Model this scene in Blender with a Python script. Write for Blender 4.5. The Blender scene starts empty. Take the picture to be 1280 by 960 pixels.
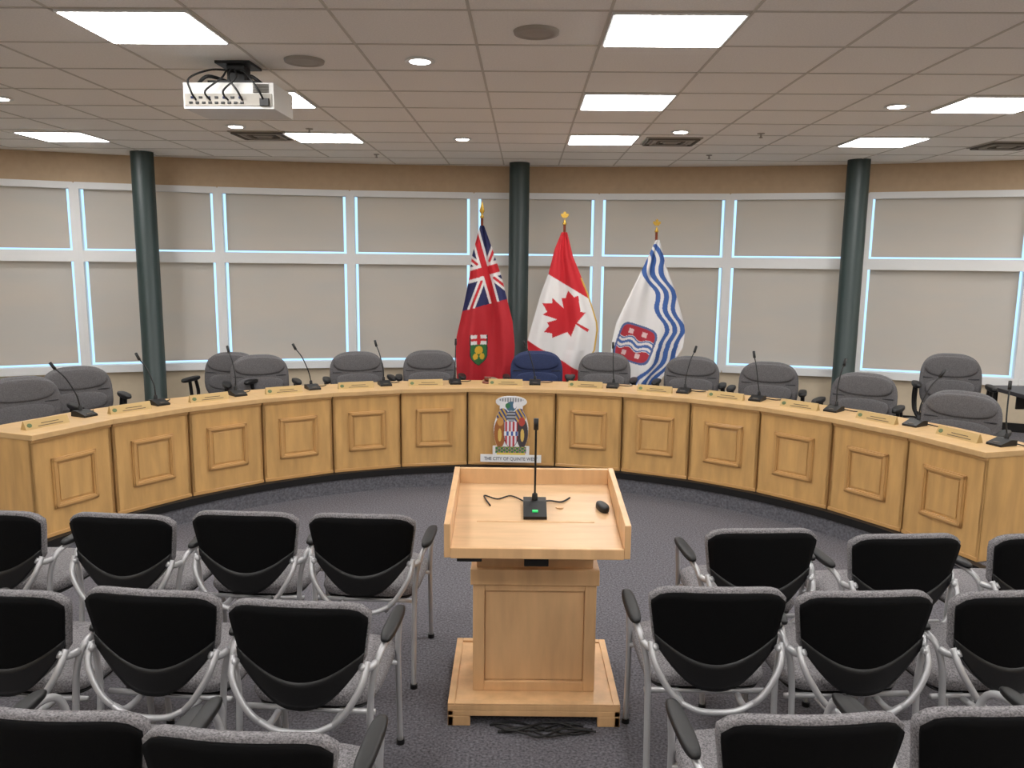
import bpy, math, random
from mathutils import Vector, Matrix
random.seed(3)
S=bpy.context.scene
rad=math.radians

# ---------------------------------------------------------------- materials
def lin(c):
    return tuple(((v/255)/12.92 if v/255<=0.04045 else ((v/255+0.055)/1.055)**2.4) for v in c)
def mat(name,rgb,rough=0.6,metal=0.0,noise=None,amt=0.15,bump=0.0,emit=0.0,stretch=(1,1,1),coat=0.0,detail=3,spec=0.5):
    m=bpy.data.materials.new(name); m.use_nodes=True
    nt=m.node_tree; b=nt.nodes['Principled BSDF']
    c=lin(rgb)
    b.inputs['Base Color'].default_value=(*c,1)
    b.inputs['Roughness'].default_value=rough
    b.inputs['Metallic'].default_value=metal
    b.inputs['Coat Weight'].default_value=coat
    b.inputs['Specular IOR Level'].default_value=spec
    if emit>0:
        b.inputs['Emission Color'].default_value=(*c,1)
        b.inputs['Emission Strength'].default_value=emit
    if noise:
        tc=nt.nodes.new('ShaderNodeTexCoord'); mp=nt.nodes.new('ShaderNodeMapping')
        mp.inputs['Scale'].default_value=stretch
        n=nt.nodes.new('ShaderNodeTexNoise'); n.inputs['Scale'].default_value=noise
        n.inputs['Detail'].default_value=detail
        nt.links.new(tc.outputs['Object'],mp.inputs[0]); nt.links.new(mp.outputs[0],n.inputs[0])
        r=nt.nodes.new('ShaderNodeValToRGB')
        r.color_ramp.elements[0].position=0.3; r.color_ramp.elements[1].position=0.7
        r.color_ramp.elements[0].color=(*[v*(1-amt) for v in c],1)
        r.color_ramp.elements[1].color=(*[min(1,v*(1+amt)) for v in c],1)
        nt.links.new(n.outputs[0],r.inputs[0]); nt.links.new(r.outputs[0],b.inputs['Base Color'])
        if bump>0:
            bp=nt.nodes.new('ShaderNodeBump'); bp.inputs['Strength'].default_value=bump
            bp.inputs['Distance'].default_value=0.01
            nt.links.new(n.outputs[0],bp.inputs['Height']); nt.links.new(bp.outputs[0],b.inputs['Normal'])
    return m
M_wood=mat('maple_wood',(202,156,94),0.40,noise=3,amt=0.16,stretch=(5,5,0.9),coat=0.15,detail=6)
M_woodtop=mat('maple_top',(202,163,110),0.42,noise=3,amt=0.09,stretch=(1.5,6,1),coat=0.1,detail=6)
M_woodd=mat('maple_molding',(194,147,88),0.40,coat=0.15)
M_pod=mat('podium_maple',(210,165,116),0.42,noise=3,amt=0.14,stretch=(5,5,0.8),detail=6)
M_podtop=mat('podium_top_maple',(210,170,126),0.42,noise=3,amt=0.12,stretch=(1.0,7,1),detail=6)
M_carpet=mat('grey_carpet',(86,84,90),0.95,noise=90,amt=0.65,bump=0.3)
M_riser=mat('riser_carpet',(88,88,95),0.95,noise=60,amt=0.4)
M_black=mat('black_plastic',(13,13,14),0.5,spec=0.35)
M_shell=mat('chair_shell_black',(5,5,6),0.85,noise=160,amt=0.3,spec=0.12)
M_shell2=mat('chair_shell_plastic',(12,12,13),0.42,spec=0.35)
M_fabric=mat('grey_fabric',(112,109,111),0.95,noise=170,amt=0.65,bump=0.3)
M_cfab=mat('council_fabric',(88,86,88),0.95,noise=130,amt=0.25)
M_cseam=mat('council_seam',(50,49,53),0.95)
M_navy=mat('navy_fabric',(32,43,78),0.95,noise=130,amt=0.25)
M_steel=mat('silver_tube',(186,186,188),0.38,0.5)
M_wall=mat('beige_wall',(202,186,160),0.85,noise=14,amt=0.03)
M_soffit=mat('tan_soffit',(188,163,134),0.85,noise=14,amt=0.04)
M_ceil=mat('ceiling_tile',(247,243,237),0.95,noise=120,amt=0.06)
M_tbar=mat('ceiling_tbar',(202,196,186),0.7)
M_white=mat('white_frame',(230,231,231),0.5)
M_vent=mat('grey_vent',(160,154,144),0.6)
M_ventd=mat('dark_vent',(90,84,76),0.8)
M_col=mat('green_column',(30,48,47),0.45)
M_projw=mat('projector_white',(220,219,215),0.5)
M_gold=mat('gold_metal',(190,150,60),0.35,0.8)
M_plate=mat('nameplate_gold',(186,156,100),0.45,0.2)
M_green=mat('seal_green',(86,104,60),0.5)
M_ptext=mat('plate_text',(90,70,40),0.5)
M_led=mat('green_led',(40,200,100),0.5,emit=0.5)
M_brown=mat('gavel_wood',(110,50,28),0.4)
M_table=mat('dark_table',(44,42,46),0.45)
def emis(name,col,st):
    m=bpy.data.materials.new(name); m.use_nodes=True; nt=m.node_tree
    for n in list(nt.nodes): nt.nodes.remove(n)
    e=nt.nodes.new('ShaderNodeEmission'); o=nt.nodes.new('ShaderNodeOutputMaterial')
    e.inputs[0].default_value=(*col,1); e.inputs[1].default_value=st
    nt.links.new(e.outputs[0],o.inputs[0]); return m
M_light=emis('led_panel',(1,0.98,0.955),22.5)
M_dl=emis('downlight_lamp',(1,0.97,0.93),30)
# roller shade: diffuse + translucent
M_blind=bpy.data.materials.new('roller_shade_fabric'); M_blind.use_nodes=True
nt=M_blind.node_tree; b=nt.nodes['Principled BSDF']; out=nt.nodes['Material Output']
b.inputs['Base Color'].default_value=(*lin((200,199,195)),1); b.inputs['Roughness'].default_value=0.8
tr=nt.nodes.new('ShaderNodeBsdfTranslucent'); tr.inputs[0].default_value=(1.0,0.70,0.50,1)
mx=nt.nodes.new('ShaderNodeMixShader')
tc=nt.nodes.new('ShaderNodeTexCoord'); n=nt.nodes.new('ShaderNodeTexNoise'); n.inputs['Scale'].default_value=1.6
mp=nt.nodes.new('ShaderNodeMapping'); mp.inputs['Scale'].default_value=(0.7,0.7,2.4)
nt.links.new(tc.outputs['Object'],mp.inputs[0]); nt.links.new(mp.outputs[0],n.inputs[0])
mr=nt.nodes.new('ShaderNodeMapRange'); mr.inputs[1].default_value=0.3; mr.inputs[2].default_value=0.7; mr.inputs[3].default_value=0.24; mr.inputs[4].default_value=0.37
nt.links.new(n.outputs[0],mr.inputs[0]); nt.links.new(mr.outputs[0],mx.inputs[0])
nt.links.new(b.outputs[0],mx.inputs[1]); nt.links.new(tr.outputs[0],mx.inputs[2]); nt.links.new(mx.outputs[0],out.inputs[0])
def vcol(name,rough):
    m=bpy.data.materials.new(name); m.use_nodes=True; nt=m.node_tree
    a=nt.nodes.new('ShaderNodeAttribute'); a.attribute_name='Col'
    b=nt.nodes['Principled BSDF']; nt.links.new(a.outputs['Color'],b.inputs['Base Color'])
    b.inputs['Roughness'].default_value=rough; return m
M_flag=vcol('dyed_flag_cloth',0.75); M_board=vcol('printed_crest_board',0.5)

# ---------------------------------------------------------------- mesh builder
class MB:
    def __init__(s): s.v=[];s.f=[];s.m=[];s.sm=[];s.mats=[];s.M=Matrix.Identity(4)
    def mi(s,m):
        if m not in s.mats: s.mats.append(m)
        return s.mats.index(m)
    def add(s,vs,fs,m,smooth=False):
        o=len(s.v); s.v+= [tuple(s.M@Vector(v)) for v in vs]; k=s.mi(m)
        for f in fs: s.f.append(tuple(i+o for i in f)); s.m.append(k); s.sm.append(smooth)
    def box(s,c,d,m,rz=0,rx=0,taper=1.0):
        R=Matrix.Rotation(rz,3,'Z')@Matrix.Rotation(rx,3,'X'); vs=[]
        for z in(-1,1):
            t=taper if z>0 else 1
            for x,y in((-1,-1),(1,-1),(1,1),(-1,1)):
                vs.append(Vector(c)+R@Vector((x*d[0]/2*t,y*d[1]/2*t,z*d[2]/2)))
        s.add(vs,[(3,2,1,0),(4,5,6,7),(0,1,5,4),(1,2,6,5),(2,3,7,6),(3,0,4,7)],m)
    def b2(s,x0,x1,y0,y1,z0,z1,m): s.box(((x0+x1)/2,(y0+y1)/2,(z0+z1)/2),(x1-x0,y1-y0,z1-z0),m)
    def prism(s,p,z0,z1,m):
        n=len(p); vs=[(x,y,z0) for x,y in p]+[(x,y,z1) for x,y in p]
        s.add(vs,[tuple(range(n-1,-1,-1)),tuple(range(n,2*n))]+[(i,(i+1)%n,n+(i+1)%n,n+i) for i in range(n)],m)
    def prismx(s,p,x0,x1,m):
        n=len(p); vs=[(x0,y,z) for y,z in p]+[(x1,y,z) for y,z in p]
        s.add(vs,[tuple(range(n-1,-1,-1)),tuple(range(n,2*n))]+[(i,(i+1)%n,n+(i+1)%n,n+i) for i in range(n)],m)
    def rev(s,c,prof,m,seg=24,sx=1,sy=1,smooth=True):
        vs=[];fs=[];n=len(prof)
        for r,z in prof:
            for i in range(seg):
                a=2*math.pi*i/seg; vs.append((c[0]+r*math.cos(a)*sx,c[1]+r*math.sin(a)*sy,c[2]+z))
        for j in range(n-1):
            for i in range(seg):
                k=(i+1)%seg; fs.append((j*seg+i,j*seg+k,(j+1)*seg+k,(j+1)*seg+i))
        s.add(vs,fs,m,smooth)
        s.add(vs[:seg],[tuple(range(seg-1,-1,-1))],m); s.add(vs[-seg:],[tuple(range(seg))],m)
    def tube(s,pts,r,m,seg=8,res=6,curve=True):
        P=[Vector(p) for p in pts]
        if curve and len(P)>2:
            Q=[]
            for i in range(len(P)-1):
                p0=P[max(i-1,0)];p1=P[i];p2=P[i+1];p3=P[min(i+2,len(P)-1)]
                for k in range(res):
                    t=k/res
                    Q.append(0.5*((2*p1)+(p2-p0)*t+(2*p0-5*p1+4*p2-p3)*t*t+(3*p1-p0-3*p2+p3)*t**3))
            Q.append(P[-1]); P=Q
        n=len(P); up=None; vs=[]
        for i in range(n):
            d=(P[min(i+1,n-1)]-P[max(i-1,0)]).normalized()
            if up is None:
                up=Vector((0,0,1)) if abs(d.z)<0.9 else Vector((1,0,0))
            up=(up-d*up.dot(d)).normalized(); sd=d.cross(up)
            for k in range(seg):
                a=2*math.pi*k/seg; vs.append(P[i]+(up*math.cos(a)+sd*math.sin(a))*r)
        fs=[(i*seg+k,i*seg+(k+1)%seg,(i+1)*seg+(k+1)%seg,(i+1)*seg+k) for i in range(n-1) for k in range(seg)]
        fs+=[tuple(range(seg-1,-1,-1)),tuple(range((n-1)*seg,n*seg))]
        s.add(vs,fs,m,True)
    def pad(s,T,sx,sy,h,m,n=4.0,seg=40,curv=0.0,pw=2,prof=None):
        prof=prof or [(0.86,0.0),(0.97,0.18),(1,0.45),(0.98,0.75),(0.92,0.93),(0.8,1.0),(0.5,1.03),(0.2,1.04)]
        vs=[];fs=[]
        for q,z in prof:
            for i in range(seg):
                a=2*math.pi*i/seg; c=math.cos(a); d=math.sin(a)
                x=sx*q*math.copysign(abs(c)**(2/n),c); y=sy*q*math.copysign(abs(d)**(2/n),d)
                vs.append(T@Vector((x,y,z*h+curv*(abs(x)/sx)**pw)))
        for j in range(len(prof)-1):
            for i in range(seg):
                k=(i+1)%seg; fs.append((j*seg+i,j*seg+k,(j+1)*seg+k,(j+1)*seg+i))
        L=(len(prof)-1)*seg
        fs+=[tuple(range(seg-1,-1,-1)),tuple(range(L,L+seg))]
        s.add(vs,fs,m,True)
    def shell(s,f,th,m,nu=18,nv=12,smooth=True):
        vs=[];fs=[];W=nu+1
        for side in(0,1):
            for j in range(nv+1):
                for i in range(nu+1):
                    p=Vector(f(-1+2*i/nu,j/nv)); vs.append(p+Vector((0,th*side,0)))
        N=W*(nv+1)
        for j in range(nv):
            for i in range(nu):
                a=j*W+i; fs.append((a,a+1,a+W+1,a+W)); fs.append((N+a+W,N+a+W+1,N+a+1,N+a))
        bd=[i for i in range(W)]+[j*W+nu for j in range(1,nv+1)]+[nv*W+i for i in range(nu-1,-1,-1)]+[j*W for j in range(nv-1,0,-1)]
        for k in range(len(bd)):
            a=bd[k];c=bd[(k+1)%len(bd)]; fs.append((c,a,N+a,N+c))
        s.add(vs,fs,m,smooth)
    def mesh(s,name):
        me=bpy.data.meshes.new(name); me.from_pydata(s.v,[],s.f)
        for m in s.mats: me.materials.append(m)
        for i,p in enumerate(me.polygons): p.material_index=s.m[i]; p.use_smooth=s.sm[i]
        me.update(); return me
    def obj(s,name,bevel=0,parent=None):
        o=bpy.data.objects.new(name,s.mesh(name)); S.collection.objects.link(o)
        if bevel:
            b=o.modifiers.new('Bevel','BEVEL'); b.width=bevel; b.segments=2; b.limit_method='ANGLE'; b.angle_limit=rad(50)
        if parent: o.parent=parent
        return o
def inst(name,me,loc,rz=0,sc=1,bevel=0):
    o=bpy.data.objects.new(name,me); S.collection.objects.link(o)
    o.location=loc; o.rotation_euler=(0,0,rz); o.scale=(sc,)*3 if not isinstance(sc,tuple) else sc
    return o

# ---------------------------------------------------------------- room shell
CEIL=3.05; WR=14.0; WCY=-4.43; XL=-6.30; XR=6.95; YB=-3.0
def wallY(x,r=WR): return WCY+math.sqrt(r*r-x*x)
arc=[XL+(XR-XL)*i/48 for i in range(49)]
foot=[(XL,YB),(XR,YB)]+[(x,wallY(x)) for x in reversed(arc)]
m=MB(); m.prism(foot,-0.1,0.0,M_carpet); m.obj('floor')
m=MB(); m.prism(foot,CEIL,CEIL+0.1,M_ceil); m.obj('ceiling')
m=MB(); m.b2(XL-0.15,XL,YB,wallY(XL),0,CEIL,M_wall); m.obj('wall_left')
m=MB(); m.b2(XR,XR+0.15,YB,wallY(XR),0,CEIL,M_wall); m.obj('wall_right')
m=MB(); m.b2(XL-0.15,XR+0.15,YB-0.15,YB,0,CEIL,M_wall); m.obj('wall_rear')
Z0,ZT,Z1=0.695,1.965,2.735
def arcband(m,r0,r1,z0,z1,mt):
    for a,b in zip(arc[:-1],arc[1:]):
        m.prism([(a,wallY(a,r0)),(a,wallY(a,r1)),(b,wallY(b,r1)),(b,wallY(b,r0))],z0,z1,mt)
m=MB(); arcband(m,WR,WR+0.2,0,Z0,M_wall); arcband(m,WR,WR+0.2,Z1,CEIL,M_soffit); m.obj('wall_front')
m=MB(); arcband(m,WR-0.012,WR,0.17,0.27,M_black); m.obj('baseboard_front')
mull=[XL,-4.74,-3.35,-1.91,-.47,1.0,2.49,3.93,5.46,6.95]
wn=0
def P(x,off=0.0):
    r=WR-off; s=r/WR; return Vector((x*s,WCY+math.sqrt(WR*WR-x*x)*s,0))
for a,b in zip(mull[:-1],mull[1:]):
    wn+=1
    m=MB(); pa=P(a);pb=P(b); d=(pb-pa); L=d.length; ang=math.atan2(d.y,d.x); nrm=Vector((-d.y,d.x,0)).normalized(); c=(pa+pb)/2+nrm*0.02
    for z0,z1,dp in((Z0-0.02,Z0+0.06,0.14),(ZT-0.065,ZT+0.055,0.11),(Z1-0.06,Z1+0.01,0.11)):
        m.box((c.x,c.y,(z0+z1)/2),(L-0.02,dp,z1-z0),M_white,rz=ang)
    e=d.normalized()
    for q,ww in((pa+e*0.025+nrm*0.02,0.05),(pb-e*0.025+nrm*0.02,0.05)):
        m.box((q.x,q.y,(Z0+Z1)/2),(ww,0.12,Z1-Z0),M_white,rz=ang)
    m.obj('window_%d'%wn)
    m=MB()
    cc=c+nrm*0.03
    for z0,z1 in((Z0+0.095,ZT-0.06),(ZT+0.085,Z1-0.05)):
        m.box((cc.x,cc.y,(z0+z1)/2),(L-0.16,0.004,z1-z0),M_blind,rz=ang)
        m.box((cc.x,cc.y,z0),(L-0.16,0.014,0.02),M_blind,rz=ang)
    m.obj('roller_shade')
for x,y in((-3.93,8.62),(0.06,9.22),(3.65,8.65)):
    m=MB(); m.rev((x,y,0.17),[(0.13,0),(0.13,0.04),(0.115,0.05),(0.115,CEIL-0.17)],M_col,32); m.obj('round_column')

# ---------------------------------------------------------------- dais platform
CX,CY,R=-0.10,3.77,3.05; PZ=0.17; ROT=rad(1.85)
def pol(th,r): return (CX+r*math.sin(th),CY+r*math.cos(th))
def toWall(th):
    lo,hi=2,14
    for _ in range(40):
        mid=(lo+hi)/2; x,y=pol(th,mid)
        inside = XL+.01<x<XR-.01 and y<wallY(max(min(x,6.9),-6.25))-.02
        if inside: lo=mid
        else: hi=mid
    return pol(th,lo)
TH=rad(83); N=90
m=MB(); ths=[-TH+2*TH*i/N for i in range(N+1)]
for a,b in zip(ths[:-1],ths[1:]):
    p=[pol(a,R-0.05),toWall(a),toWall(b),pol(b,R-0.05)]
    m.add([(x,y,PZ) for x,y in p],[(3,2,1,0)],M_carpet)
    m.add([(p[0][0],p[0][1],0),(p[3][0],p[3][1],0),(p[3][0],p[3][1],PZ),(p[0][0],p[0][1],PZ)],[(0,1,2,3)],M_riser)
    m.prism([pol(a,R-0.062),pol(a,R-0.0),pol(b,R-0.0),pol(b,R-0.062)],0.120,PZ+0.004,M_black)
for th in(-TH,TH):
    a=pol(th,R-0.05); b=toWall(th); m.add([(*a,0),(*b,0),(*b,PZ),(*a,PZ)],[(0,1,2,3)],M_riser)
m.obj('dais_platform')

# ---------------------------------------------------------------- desks
DT=0.86
hc=rad(7.25); st=rad(10.9)
seams=[ROT-hc-st*k for k in range(6,0,-1)]+[ROT-hc,ROT+hc]+[ROT+hc+st*k for k in range(1,7)]
mid=[(a+b)/2 for a,b in zip(seams[:-1],seams[1:])]
def deskobj(a,b,centre):
    m=MB(); th=(a+b)/2; half=(b-a)/2
    T=Matrix.Translation((CX+R*math.cos(half)*math.sin(th),CY+R*math.cos(half)*math.cos(th),0))@Matrix.Rotation(-th,4,'Z')
    m.M=T
    w=R*math.sin(half)-0.006; k=math.tan(half); dp=0.42
    m.prism([(-w,0),(w,0),(w+0.02*k,0.02),(-w-0.02*k,0.02)],PZ+0.005,DT-0.035,M_wood)
    for s in(-1,1):
        p=[(s*w,0.0),(s*(w+dp*k),dp),(s*(w+dp*k-0.022),dp),(s*(w-0.022),0.0)]
        if s<0: p=p[::-1]
        m.prism(p,PZ+0.005,DT-0.035,M_wood)
    m.prism([(-w,0.3),(w,0.3),(w,0.32),(-w,0.32)],PZ+0.25,DT-0.035,M_wood)
    t=0.03
    m.prism([(-w-0.004,-t),(w+0.004,-t),(w+0.004+(dp+0.06)*k,dp+0.03),(-w-0.004-(dp+0.06)*k,dp+0.03)],DT-0.035,DT,M_woodtop)
    m.prism([(-w,-0.014),(w,-0.014),(w,0),(-w,0)],DT-0.055,DT-0.035,M_woodd)
    m.prism([(-w,-0.008),(w,-0.008),(w,0),(-w,0)],PZ+0.005,PZ+0.03,M_woodd)
    if not centre:
        pw,pz0,pz1=w*0.50,0.365,0.665
        for q,yy in((0.0,0.014),(0.016,0.022)):
            ww=0.034-q
            for s in(-1,1):
                m.b2(s*pw-ww/2,s*pw+ww/2,-yy,0,pz0-ww/2,pz1+ww/2,M_woodd)
                z=pz0 if s<0 else pz1
                m.b2(-pw-ww/2,pw+ww/2,-yy,0,z-ww/2,z+ww/2,M_woodd)
        m.b2(-pw+0.03,pw-0.03,-0.006,0,pz0+0.03,pz1-0.03,M_wood)
    m.obj('council_desk',bevel=0.004)
for i,(a,b) in enumerate(zip(seams[:-1],seams[1:])): deskobj(a,b,i==6)

# ---------------------------------------------------------------- gooseneck microphones
def micmesh(h=0.36,lean=0.12,led=False,side=0.0):
    m=MB()
    m.prismx([(-0.07,0),(0.07,0),(0.07,0.035),(0.02,0.04),(-0.07,0.014)],-0.05,0.05,M_black)
    if led: m.b2(-0.012,0.012,-0.045,-0.032,0.021,0.0262,M_led)
    else: m.b2(-0.02,0.02,-0.055,-0.03,0.017,0.024,M_ventd)
    m.rev((0,0.04,0.035),[(0.014,0),(0.012,0.03),(0.006,0.035)],M_black,12)
    m.tube([(0,0.04,0.06),(side*0.2,0.045,h*0.45),(side*0.6,0.045+lean*0.45,h*0.8),(side,0.04+lean,h)],0.0048,M_black)
    m.tube([(side,0.04+lean,h-0.003),(side*1.2,0.04+lean*1.25,h+0.045)],0.011,M_black,10,curve=False)
    m.tube([(0.03,0.07,0.012),(0.07,0.09,0.006),(0.12,0.08,0.006),(0.16,0.12,0.006)],0.004,M_black)
    return m.mesh('gooseneck_microphone')
mics=[micmesh(0.33,l,s==1,sd) for l,s,sd in((0.14,0,-0.03),(0.10,0,-0.09),(0.16,0,0.03))]
npm=MB(); npm.prismx([(-0.028,0),(0.028,0),(0.004,0.055),(-0.004,0.055)],-0.15,0.15,M_plate)
Tn=Matrix.Translation((-0.12,-0.0175,0.0255))@Matrix.Rotation(rad(66.4),4,'X')
npm.pad(Tn,0.017,0.014,0.002,M_green,n=2,seg=20)
for i in range(2): npm.box((0.02,-0.0235+i*0.0065,0.0135+i*0.0155),(0.17-0.05*i,0.002,0.005),M_ptext,rx=rad(-24))
NP=npm.mesh('nameplate')
for i,th in enumerate(mid):
    off=0.21 if i<6 else (0.2 if i==6 else 0.17)
    if i==0: off=0.28
    r=R+0.24
    x,y=pol(th+off/r,r); inst('gooseneck_microphone',mics[(i*2+1)%3],(x,y,DT+0.0),-th)
    r=R+0.15; x,y=pol(th-0.06/r,r); inst('nameplate',NP,(x,y,DT),-th)
m=MB(); m.M=Matrix.Translation((-0.22,7.08,DT))
m.rev((0,0,0),[(0.05,0),(0.05,0.012),(0.045,0.018)],M_brown,20); m.tube([(-0.03,0,0.04),(0.03,0,0.04)],0.02,M_brown,12,curve=False); m.tube([(0,0,0.04),(0.01,0.15,0.01)],0.006,M_brown,curve=False)
m.obj('gavel')

# ---------------------------------------------------------------- painted grids
def inpoly(x,y,p):
    c=False;j=len(p)-1
    for i in range(len(p)):
        if (p[i][1]>y)!=(p[j][1]>y) and x<(p[j][0]-p[i][0])*(y-p[i][1])/(p[j][1]-p[i][1])+p[i][0]: c=not c
        j=i
    return c
def paintmesh(name,pts,faces,cols,mt):
    me=bpy.data.meshes.new(name); me.from_pydata(pts,[],faces); me.materials.append(mt)
    ca=me.color_attributes.new('Col','FLOAT_COLOR','POINT')
    flat=[]
    for c in cols: flat+=[*c,1.0]
    ca.data.foreach_set('color',flat)
    for p in me.polygons: p.use_smooth=True
    me.update(); return me
cache={}
def L(*c):
    if c not in cache: cache[c]=lin(c)
    return cache[c]
RED=(192,18,32);WHT=(224,222,222);NAVY=(22,28,80);GLD=(200,160,60)
def interp(tab,v):
    if v<=tab[0][0]: return tab[0][1]
    for (a,b),(c,d) in zip(tab[:-1],tab[1:]):
        if v<=c:
            t=(v-a)/(c-a); return b+(d-b)*t
    return tab[-1][1]
half=[(0,1.0),(.14,.74),(.28,.81),(.19,.36),(.42,.58),(.47,.47),(.70,.52),(.62,.28),(.73,.20),(.36,-.10),(.41,-.25),(.03,-.18),(.045,-.60),(0,-.60)]
LEAF=half+[(-x,y) for x,y in reversed(half)]
def c_canada(dx,v,e):
    px,pz=dx-2,393-v; a=px*.5+pz*.86; b=-px*.86+pz*.5
    if e<2 and v>345: return L(*GLD)
    if a>34 or a<-49: return L(*RED)
    if inpoly(a/42,(b+9)/42,LEAF): return L(*RED)
    return L(*WHT)
def c_ontario(dx,v,e):
    px,pz=dx-5,338-v; an=rad(-16); a=px*math.cos(an)-pz*math.sin(an); b=px*math.sin(an)+pz*math.cos(an)
    if b>-40 and a<27 :
        A,B=abs(a),abs(b*0.75)
        if A<3.6 or B<4: return L(*RED)
        if A<6.5 or B<7: return L(*WHT)
        dd=abs(A-B)
        if dd<2: return L(*RED)
        if dd<5.5: return L(*WHT)
        return L(*NAVY)
    sx,sz=dx+3,437-v
    wv=11*(1 if sz>-4 else max(0,1-((-4-sz)/15)**2))
    if -19<sz<20 and abs(sx)<wv:
        if abs(sx)>wv-1.3: return L(24,24,24)
        if sz>8: return L(*RED) if (abs(sx)<2 or abs(sz-14)<1.6) else L(*WHT)
        if (sx/5)**2+((sz-1)/5)**2<1 or ((abs(sx)-4)/3)**2+((sz+7)/4)**2<1: return L(215,170,40)
        return L(30,95,45)
    return L(178,18,32)
def c_quinte(dx,v,e):
    w=e+3.6*math.sin(v/7.0)
    if v>303 and (3<w<9.5 or 13.5<w<20 or 24<w<30) : return L(48,86,154)
    px,pz=dx+24,426-v; an=rad(18); a=px*math.cos(an)-pz*math.sin(an); b=px*math.sin(an)+pz*math.cos(an)
    if (abs(a)/24)**5+(abs(b)/24)**5<1:
        if (abs(a)/21.5)**5+(abs(b)/21.5)**5>1: return L(70,90,140)
        bb=b+2.2*math.sin(a/3.6)
        if -8<bb<7: return L(60,95,160) if abs(bb+0.5)%5<1.8 else L(*WHT)
        if (abs(abs(a)-9)<3 and abs(abs(b)-14)<3): return L(225,190,190)
        return L(170,36,50)
    return L(*WHT)
U=0.00845
def flag(name,px,py,Lt,Rt,vt,vb,cf,amp,ph,finial='leaf'):
    nu,nv=130,240; pts=[];cols=[];fs=[]
    for j in range(nv+1):
        t=j/nv
        for i in range(nu+1):
            s=i/nu; vv=vt+(vb(s)-vt)*t
            l=interp(Lt,vv); r=interp(Rt,vv); dx=l+(r-l)*s
            fold=amp*(0.25+0.75*min(1,t*1.6))*(math.sin(s*11+ph+t*1.5)+0.45*math.sin(s*23+ph*2-t*3))
            pts.append((dx*U,fold-0.07,(475-vv)*U+0.69))
            cols.append(cf(dx,vv,r-dx))
    W=nu+1
    for j in range(nv):
        for i in range(nu): a=j*W+i; fs.append((a,a+1,a+W+1,a+W))
    e=bpy.data.objects.new(name,None); S.collection.objects.link(e); e.location=(px,py,0)
    o=bpy.data.objects.new('cloth',paintmesh('cloth',pts,fs,cols,M_flag)); S.collection.objects.link(o); o.parent=e
    m=MB(); top=(475-vt)*U+0.69; PB=PZ+0.001
    m.rev((0,0,PB),[(0.16,0),(0.16,0.02),(0.06,0.05),(0.025,0.09)],M_gold,24)
    m.tube([(0,0,PB+0.05),(0,0,top+0.08)],0.014,M_brown,12,curve=False)
    m.rev((0,0,top+0.08),[(0.02,0),(0.022,0.01),(0.012,0.03),(0.008,0.05)],M_gold,12)
    if finial=='leaf':
        n=len(LEAF); z=top+0.16; k=0.06
        vs=[(x*k,-0.005,z+y*k) for x,y in LEAF]+[(x*k,0.005,z+y*k) for x,y in LEAF]
        m.add(vs,[tuple(range(n)),tuple(range(2*n-1,n-1,-1))]+[(i,(i+1)%n,n+(i+1)%n,n+i) for i in range(n)],M_gold)
    else:
        m.rev((0,0,top+0.12),[(0.01,0),(0.028,0.03),(0.012,0.09),(0.002,0.13)],M_gold,12,sy=0.4)
    m.obj('pole',parent=e)
flag('ontario_flag',-0.33,8.4,[(283,-2),(320,-12),(345,-15),(380,-22),(420,-31),(440,-32),(480,-30)],
     [(283,3),(310,13),(345,25),(365,30),(400,39),(430,42),(455,41),(480,34)],283,lambda s:476+6*math.sin(s*7),c_ontario,0.040,0.5,'spear')
flag('canada_flag',0.53,8.4,[(290,-4),(310,-12),(340,-19),(365,-28),(405,-39),(425,-44),(440,-43),(480,-22)],
     [(290,3),(320,11),(365,31),(400,43),(410,44),(435,41),(455,30),(480,18)],290,lambda s:478,c_canada,0.036,1.7)
flag('quinte_west_flag',1.49,8.4,[(298,-2),(330,-16),(360,-30),(400,-48),(425,-53),(445,-54),(480,-42)],
     [(298,3),(330,12),(360,25),(400,38),(412,40),(430,38),(450,26),(480,6)],298,lambda s:478+5*s,c_quinte,0.038,2.9)

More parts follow.
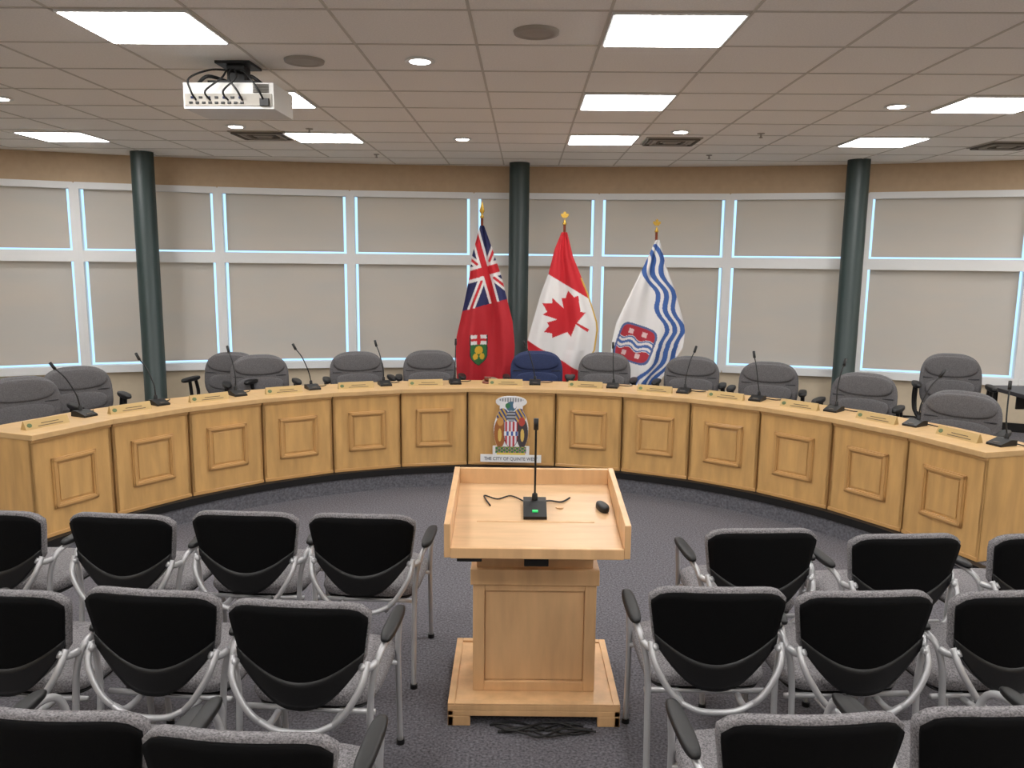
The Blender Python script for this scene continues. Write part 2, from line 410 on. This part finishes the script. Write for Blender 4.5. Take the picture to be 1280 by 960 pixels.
# crest board on central desk
def ell(x,z,cx,cz,a,b): return ((x-cx)/a)**2+((z-cz)/b)**2<1
def crest(x,z):
    X=abs(x); c=None
    body = ell(x,z,0,.24,.15,.20) or ell(x,z,0,.41,.10,.085) or (X<.16 and .05<z<.12) or ell(x,z,0,.46,.135,.045)
    if not body: return None
    c=L(222,222,224)
    if ell(x,z,0,.475,.105,.017) : c=L(120,124,130) if (int((x+1)*90)%2) else L(210,210,212)
    if ell(x,z,0,.425,.045,.038): c=L(58,96,120)
    if ell(x,z,-.03,.43,.022,.02): c=L(46,110,70)
    if ell(x,z,0.03,.435,.014,.026): c=L(225,225,230)
    if ell(x,z,(-.075 if x<0 else .075),.355,.055,.055): c=L(46,60,120) if math.sin(x*180+z*120)>-.1 else L(198,160,60)
    if ell(x,z,0,.35,.04,.045): c=L(150,155,165) if math.sin(z*260)>-.3 else L(60,60,70)
    sx=-.098 if x<0 else .098
    if ell(x,z,sx,.22,.05,.115): c=L(150,88,40) if x<0 else L(56,48,52)
    if ell(x,z,sx*0.95,.31,.028,.034): c=L(196,140,70) if x<0 else L(170,60,50)
    if ell(x,z,sx,.205,.016,.05): c=L(214,178,90)
    w=.062*(1 if z>.2 else max(0,1-((.2-z)/.09)**2)**.5)
    if .11<z<.31 and X<w:
        c=L(214,214,220)
        if X>w-.006: c=L(50,44,44)
        elif int((x+.2)/.0165)%2: c=L(178,30,44)
        if .20<z<.235: c=L(60,90,160) if math.sin(x*160)>0 else L(230,230,230)
    if .065<z<.115 and X<.135:
        q=math.sin(x*140)*math.sin(z*220+1)
        c=L(50,110,60) if q<.1 else (L(206,170,60) if q<.5 else L(110,70,140))
    if .04<z<.068 and X<.125: c=L(220,190,90)
    return c
g=0.0028; pts=[];cols=[];fs=[];idx={}
nx,nz=int(.34/g),int(.52/g)
def vid(i,j):
    if (i,j) not in idx:
        x=-.17+i*g; z=j*g; c=crest(x,z) or L(225,225,225)
        idx[(i,j)]=len(pts); pts.append((x,0,z)); cols.append(c)
    return idx[(i,j)]
for j in range(nz):
    for i in range(nx):
        if crest(-.17+(i+.5)*g,(j+.5)*g) is not None: fs.append((vid(i,j),vid(i+1,j),vid(i+1,j+1),vid(i,j+1)))
ce=bpy.data.objects.new('city_crest_sign',None); S.collection.objects.link(ce)
dn=R*math.cos(hc)-0.05
x,y=pol(ROT,dn)
ce.location=(x,y,0.222); ce.rotation_euler=(0,0,-ROT); ce.scale=(1.0,1,1.15)
o=bpy.data.objects.new('crest_board',paintmesh('crest_board',pts,fs,cols,M_board)); S.collection.objects.link(o); o.parent=ce
sd=o.modifiers.new('Solid','SOLIDIFY'); sd.thickness=0.012; sd.offset=1
m=MB(); m.b2(-.265,.265,-0.014,0.000,-0.005,.052,M_white); m.b2(-.03,.03,0.012,0.04,.0,.4,M_black)
m.obj('banner',parent=ce)
tx=bpy.data.curves.new('lettering','FONT'); tx.body='THE CITY OF QUINTE WEST'; tx.size=0.037; tx.align_x='CENTER'; tx.extrude=0.001
tx.materials.append(mat('letter_grey',(70,74,90),0.6))
to=bpy.data.objects.new('lettering',tx); S.collection.objects.link(to); to.parent=ce; to.rotation_euler=(rad(90),0,0); to.location=(0,-0.016,0.010)

# ---------------------------------------------------------------- audience chairs
def stackchair():
    m=MB()
    def bk(u,v,g=0.0,top=0.0):
        a=abs(u); zt=0.815+top-.012*a*a-.035*a**9; zb=0.440+.165*a**2.5
        z=zb+(zt-zb)*v; w=(0.190+0.048*min(1,(z-.45)/.30))+g
        return (u*w, -0.045*(1-u*u)-0.13*(z-0.45)-0.005, z)
    m.shell(lambda u,v:bk(u,v),0.012,M_shell)
    def lum(u,v):
        a=abs(u); zb=0.433+.167*a**2.5; zt=0.535+.105*a**2; z=zb+(zt-zb)*v
        w=(0.192+0.048*min(1,(z-.45)/.30)); return (u*w,-0.045*(1-u*u)-0.13*(z-0.45)-0.020+0.012*v,z)
    m.shell(lum,0.012,M_shell2,18,5)
    def fp(u,v):
        x,y,z=bk(u,v,0.004,0.012); return (x,y+0.012,z)
    m.shell(fp,0.032,M_fabric)
    T=Matrix.Translation((0,0.27,0.385))
    m.pad(T,0.235,0.24,0.065,M_fabric,n=4.5)
    m.pad(Matrix.Translation((0,0.26,0.37)),0.215,0.22,0.02,M_shell2,n=4.5)
    r=0.012
    for s in(-1,1):
        m.tube([(s*.235,-.06,0.0),(s*.232,-.03,.2),(s*.232,-.005,.42),(s*.24,.0,.52),(s*.258,.02,.60),(s*.268,.09,.625),(s*.268,.2,.63),(s*.262,.32,.625),(s*.252,.385,.57),(s*.240,.405,.4),(s*.238,.44,0.0)],r,M_steel,8,6)
        m.rev((s*.235,-.06,0),[(.017,0),(.017,.02)],M_black,10); m.rev((s*.238,.44,0),[(.017,0),(.017,.02)],M_black,10)
        T=Matrix.Translation((s*.272,0.19,0.632))
        m.pad(T,0.026,0.145,0.024,M_black,n=3,seg=24)
        m.tube([(s*.215,-0.055,.60),(s*.235,-.035,.585),(s*.25,.005,.585)],0.013,M_steel,8,4)
        m.tube([(s*.232,-.035,.61),(s*.222,-.075,.545),(s*.175,-.095,.460),(s*.125,-.085,.400),(s*.11,.0,.365),(s*.14,.4,.365)],r,M_steel,8,6)
    m.tube([(-.135,-.09,.410),(-.06,-.10,.380),(.06,-.10,.380),(.135,-.09,.410)],r*0.95,M_steel,8,6)
    m.tube([(-.235,.05,.375),(.235,.05,.375)],r*0.9,M_steel,8,curve=False)
    m.tube([(-.238,.40,.375),(.238,.40,.375)],r*0.9,M_steel,8,curve=False)
    return m.mesh('stacking_armchair')
SC=stackchair()
rows=[(-2.34,3.41,-6),(-1.74,3.38,-5),(-1.205,3.43,-3),(-.67,3.41,-3),(1.09,3.27,3),(1.69,3.22,4),(2.30,3.25,8),
 (-1.757,2.56,-6),(-1.24,2.57,-6),(-.708,2.49,-4),(.74,2.64,0),(1.255,2.62,3),(1.80,2.64,7),
 (-1.16,1.83,-3),(-.658,1.75,-4),(.777,1.846,3),(1.304,1.896,5)]
for x,y,a in rows: inst('stacking_armchair',SC,(x,y+0.06,0),rad(a))

# ---------------------------------------------------------------- council chairs
def council(fab):
    m=MB()
    Tb=Matrix.Translation((0,-0.25,0.66))@Matrix.Rotation(rad(8),4,'X')@Matrix.Rotation(rad(-90),4,'X')
    pr=[(0.9,0.0),(0.98,0.2),(1,0.5),(0.97,0.8),(0.88,1.0),(0.6,1.06),(0.25,1.08)]
    m.pad(Tb,0.262,0.235,0.06,fab,n=2.9,curv=0.05,prof=pr)
    m.pad(Tb@Matrix.Translation((0,0,-0.022)),0.25,0.225,0.03,M_black,n=2.9,curv=0.05)
    Tu=Tb@Matrix.Translation((0,-0.125,0.045))
    m.pad(Tu,0.225,0.085,0.035,fab,n=2.6,curv=0.04)
    m.pad(Tb@Matrix.Translation((0,0.055,0.045)),0.21,0.075,0.03,fab,n=2.8,curv=0.04)
    sm=M_cseam if fab is M_cfab else M_black
    for zz in(0.708,0.56):
        m.tube([(-.235,-.150,zz),(-.12,-.186,zz-.01),(0,-.196,zz-.014),(.12,-.186,zz-.01),(.235,-.150,zz)],0.005,sm,6)
    m.pad(Matrix.Translation((0,0.03,0.42)),0.25,0.25,0.085,fab,n=3.6)
    m.pad(Matrix.Translation((0,0.02,0.40)),0.22,0.22,0.03,M_black,n=3.6)
    m.box((0,-0.24,0.50),(0.09,0.02,0.3),M_black,rx=rad(8)); m.box((0,-0.13,0.395),(0.09,0.24,0.02),M_black)
    for s in(-1,1):
        m.tube([(s*.2,.05,.40),(s*.285,.03,.42),(s*.305,.0,.52),(s*.305,.02,.65)],0.016,M_black,8)
        m.tube([(s*.2,-.10,.40),(s*.285,-.10,.43),(s*.305,-.12,.54),(s*.305,-.08,.65)],0.016,M_black,8)
        m.pad(Matrix.Translation((s*.305,0.0,0.645)),0.036,0.15,0.034,M_black,n=2.6,seg=24)
    m.rev((0,0,0.07),[(0.03,0),(0.03,0.16),(0.02,0.161),(0.02,0.33)],M_black,16)
    for k in range(5):
        a=2*math.pi*k/5+0.3; c,d=math.cos(a),math.sin(a)
        m.tube([(0.02*c,0.02*d,0.10),(0.16*c,0.16*d,0.085),(0.29*c,0.29*d,0.062)],0.017,M_black,8)
        m.rev((0.29*c,0.29*d,0.002),[(0.012,0),(0.026,0.012),(0.026,0.042),(0.012,0.054)],M_black,12)
    return m.mesh('council_chair')
CC=council(M_cfab); CN=council(M_navy)
lst=[(-3.5,5.65,0),(-3.42,6.22,0),(-2.70,7.28,-35),(-2.27,7.12,0),(-1.45,7.45,3),(-.79,7.62,2),(.87,7.6,-3),(1.66,7.35,0),(2.27,6.98,5),(2.80,6.32,0),(3.08,5.42,4)]
for x,y,a in lst:
    ang=math.atan2(CY-y,CX-x)-math.pi/2
    inst('council_chair',CC,(x,y,PZ),ang*0.75+math.copysign(math.pi*0.25,ang)+rad(a))
inst('council_chair',CN,(0.25,7.66,PZ),rad(182))
inst('council_chair',CC,(3.86,6.85,PZ),rad(160),(0.95,0.98,1.12))
m=MB(); m.M=Matrix.Translation((4.76,6.75,PZ))
m.b2(-.45,.45,-.35,.35,.68,.715,M_table)
for x in(-.4,.4):
    for y in(-.3,.3): m.tube([(x,y,0.002),(x,y,.68)],.02,M_black,10,curve=False)
m.b2(-.4,.4,-.01,.01,.56,.68,M_black); m.obj('side_table',bevel=0.004)

# ---------------------------------------------------------------- podium
m=MB(); m.M=Matrix.Translation((0.107,0,0))
m.b2(-.365,.365,3.10,3.69,.07,.095,M_pod)
for y0,y1 in((3.10,3.125),(3.665,3.69)):
    m.b2(-.365,.365,y0,y1,.045,.07,M_pod)
    for s in(-1,1): m.b2(min(s*.365,s*.27),max(s*.365,s*.27),y0,y1,0,.045,M_pod)
for s in(-1,1): m.b2(min(s*.365,s*.34),max(s*.365,s*.34),3.10,3.69,.0,.07,M_pod)
for s in(-1,1): m.b2(min(s*.365,s*.335),max(s*.365,s*.335),3.10,3.69,.095,.103,M_pod)
m.b2(-.335,.335,3.10,3.13,.095,.103,M_pod); m.b2(-.335,.335,3.66,3.69,.095,.103,M_pod)
m.b2(-.262,.262,3.235,3.56,.095,.60,M_pod)
for s in(-1,1): m.b2(min(s*.265,s*.215),max(s*.265,s*.215),3.215,3.235,.095,.60,M_pod)
m.b2(-.215,.215,3.215,3.235,.095,.14,M_pod); m.b2(-.215,.215,3.215,3.235,.555,.60,M_pod)
m.b2(-.213,.213,3.228,3.236,.142,.553,M_pod)
m.b2(-.275,.275,3.205,3.57,.585,.655,M_pod)
m.b2(-.25,.25,3.23,3.55,.655,.86,M_pod)
m.prismx([(3.02,.785),(3.6,.90),(3.6,.93),(3.02,.815)],-.345,.345,M_podtop)
for s in(-1,1): m.prismx([(3.0,.785),(3.6,.885),(3.6,1.0),(3.0,.925)],min(s*.345,s*.37),max(s*.345,s*.37),M_pod)
m.b2(-.345,.345,3.578,3.6,.89,.998,M_pod)
m.b2(-.345,.345,3.0,3.022,.782,.826,M_pod)
m.b2(-.32,-.22,3.01,3.05,.765,.785,M_black)
m.b2(-.05,.05,3.08,3.1,.72,.80,M_black)
m.obj('podium_lectern',bevel=0.003)
def sz(y): return 0.815+(y-3.02)*(.115/.58)
pm=micmesh(0.36,0.03,True)
o=inst('gooseneck_microphone',pm,(0.105,3.32,sz(3.32)+0.001),0,1.0); o.rotation_euler=(rad(11),0,0)
m=MB(); m.tube([(0.06,3.40,sz(3.40)+.006),(0.0,3.45,sz(3.45)+.006),(-.06,3.42,sz(3.42)+.006),(-.12,3.45,sz(3.45)+.006),(-.09,3.36,sz(3.36)+.006)],.0035,M_black); m.obj('microphone_cable')
m=MB(); m.pad(Matrix.Translation((.40,3.34,sz(3.34)+.002))@Matrix.Rotation(rad(25),4,'Z')@Matrix.Rotation(rad(11),4,'X'),.024,.04,.028,M_black,n=2.2,seg=24); m.obj('computer_mouse')
m=MB(); m.rev((.215,3.36,sz(3.36)-.001),[(.018,0),(.018,.004)],M_pod,20); m.obj('cable_grommet')
m=MB()
for k in range(6):
    pts=[]; ph=k*1.7
    for i in range(9): pts.append((-.08+.048*i+.012*k,3.095-.012*k+.04*math.sin(i*.9+ph)*(1-abs(i-4)/6),.008+.005*(k%3)+.003*math.sin(i*2+k)))
    m.tube(pts,.005,M_black,6,5)
m.obj('floor_cable_bundle')

# ---------------------------------------------------------------- ceiling fixtures
ga=rad(-0.9); GX,GY=.765,5.70; TX,TY=.628,.57
def gw(i,j):
    x=i*TX;y=j*TY; return (GX+x*math.cos(ga)-y*math.sin(ga),GY+x*math.sin(ga)+y*math.cos(ga))
def inside(x,y): return XL+.02<x<XR-.02 and YB+.02<y<wallY(x)-.03
m=MB()
for i in range(-14,14):
    for j in range(-18,8):
        p=gw(i+.5,j-.5);q=gw(i+.5,j+.5)
        if inside(*q) and inside(*p):
            m.box(((p[0]+q[0])/2,(p[1]+q[1])/2,CEIL-.002),(.014,TY,.004),M_tbar,rz=ga)
        p=gw(i-.5,j+.5);q=gw(i+.5,j+.5)
        if inside(*q) and inside(*p):
            m.box(((p[0]+q[0])/2,(p[1]+q[1])/2,CEIL-.002),(TX,.014,.004),M_tbar,rz=ga)
m.obj('ceiling_grid')
m=MB(); m.box((0,0,-.006),(.604,.53,.010),M_white); m.box((0,0,-.0125),(.580,.505,.003),M_light); LP=m.mesh('led_ceiling_panel')
for i in(-8,-4,0,4,8):
    for j in(-12,-9,-6,-3,0,3):
        p=gw(i,j)
        if i==-8 and j>=0: p=(p[0]+.07,p[1]+.07)
        if inside(*p): inst('led_ceiling_panel',LP,(p[0],p[1],CEIL-.001),ga)
m=MB(); m.rev((0,0,-.012),[(.078,0.012),(.085,.004),(.075,0),(.06,.001)],M_white,24); m.rev((0,0,-.0125),[(.056,0),(.058,.002)],M_dl,24); DL=m.mesh('recessed_downlight')
for x,y in((-.53,4.62),(-.474,7.46),(-2.34,6.89),(1.40,6.93),(2.66,5.75),(-3.62,5.8)): inst('recessed_downlight',DL,(x,y,CEIL))
m=MB(); m.rev((0,0,-.014),[(.07,0),(.075,.002),(.08,-.004),(.108,.0),(.112,.013)],M_vent,32); m.rev((0,0,-.016),[(.03,0),(.07,.003)],M_vent,24); SPK=m.mesh('ceiling_speaker')
for x,y in((-1.18,4.65),(.10,4.04)): inst('ceiling_speaker',SPK,(x,y,CEIL))
m=MB(); m.box((0,0,-.005),(.50,.42,.01),M_vent)
for k in range(4):
    w=.44-.11*k
    for sx,sy in((1,0),(-1,0),(0,1),(0,-1)):
        m.box((sx*w/2,sy*w*.42,-.016),(.02 if sx else w,.02 if sy else w*.84,.014),M_ventd if k%2==0 else M_vent)
VT=m.mesh('air_diffuser')
for x,y in((-2.25,7.35),(1.42,7.46),(4.5,7.5)): inst('air_diffuser',VT,(x,y,CEIL),ga)
m=MB(); m.rev((0,0,-.04),[(.006,0),(.018,.003),(.008,.012),(.008,.03),(.03,.034),(.032,.04)],M_vent,16); SPR=m.mesh('sprinkler_head')
for x,y in((2.0,8.4),(2.1,7.0),(-1.75,7.0),(-1.45,8.6)): inst('sprinkler_head',SPR,(x,y,CEIL))
# projector
PM=Matrix.Translation((-1.595,4.60,0))@Matrix.Rotation(rad(-2),4,'Z')
m=MB(); m.M=PM
m.b2(-.255,.255,0,.34,2.775,2.915,M_projw)
m.b2(-.245,.245,-.006,0,2.79,2.855,M_vent)
for k in range(9): m.b2(-.22+.036*k,-.20+.036*k,-.012,-.005,2.80,2.812,M_black)
for k in range(7): m.b2(-.21+.045*k,-.19+.045*k,-.012,-.005,2.828,2.84,M_black if k%2 else M_navy)
for k in range(8): m.b2(.14,.23,-.008,0,2.862+.006*k,2.864+.006*k,M_ventd)
m.b2(.18,.23,-.02,0,2.79,2.83,M_black)
m.M=PM@Matrix.Translation((-.14,.34,2.845))@Matrix.Rotation(rad(-90),4,'X')
m.rev((0,0,0),[(.055,0),(.055,.02),(.045,.03),(.04,.02)],M_black,24)
m.M=PM
m.b2(-.14,.14,.06,.28,2.925,2.94,M_black); m.b2(-.05,.05,.12,.22,2.94,3.035,M_black); m.b2(-.10,.10,.07,.27,3.035,3.05,M_black)
for s in(-1,1):
    for q in(.03,.30): m.tube([(s*.05,.17,2.95),(s*.12,q,2.955),(s*.18,q,2.915)],.010,M_black,8)
for k,(a,b) in enumerate(((-.18,-.20),(-.10,-.02),(.0,.06),(.08,.02),(.2,.14))):
    m.tube([(a,-.01,2.82),(a-.01,-.05,2.86),(b,-.04,2.93),(b*.5,.03,2.99),(0,.12,3.0)],.006,M_black,6)
m.obj('ceiling_projector',bevel=0.004)

# ---------------------------------------------------------------- world, camera
w=bpy.data.worlds.new('World'); S.world=w; w.use_nodes=True
bg=w.node_tree.nodes['Background']; bg.inputs[0].default_value=(0.42,0.72,1.0,1); bg.inputs[1].default_value=1.5
cam=bpy.data.cameras.new('Camera'); co=bpy.data.objects.new('Camera',cam); S.collection.objects.link(co)
cam.sensor_width=36; cam.lens=990/1280*36; cam.clip_start=0.05
co.matrix_world=Matrix.Translation((0,0,1.95))@Matrix.Rotation(rad(90-8.8),4,'X')@Matrix.Rotation(rad(0.6),4,'Z')
S.camera=co
S.view_settings.view_transform='Standard'; S.view_settings.look='None'; S.view_settings.exposure=0.0; S.view_settings.gamma=1.10
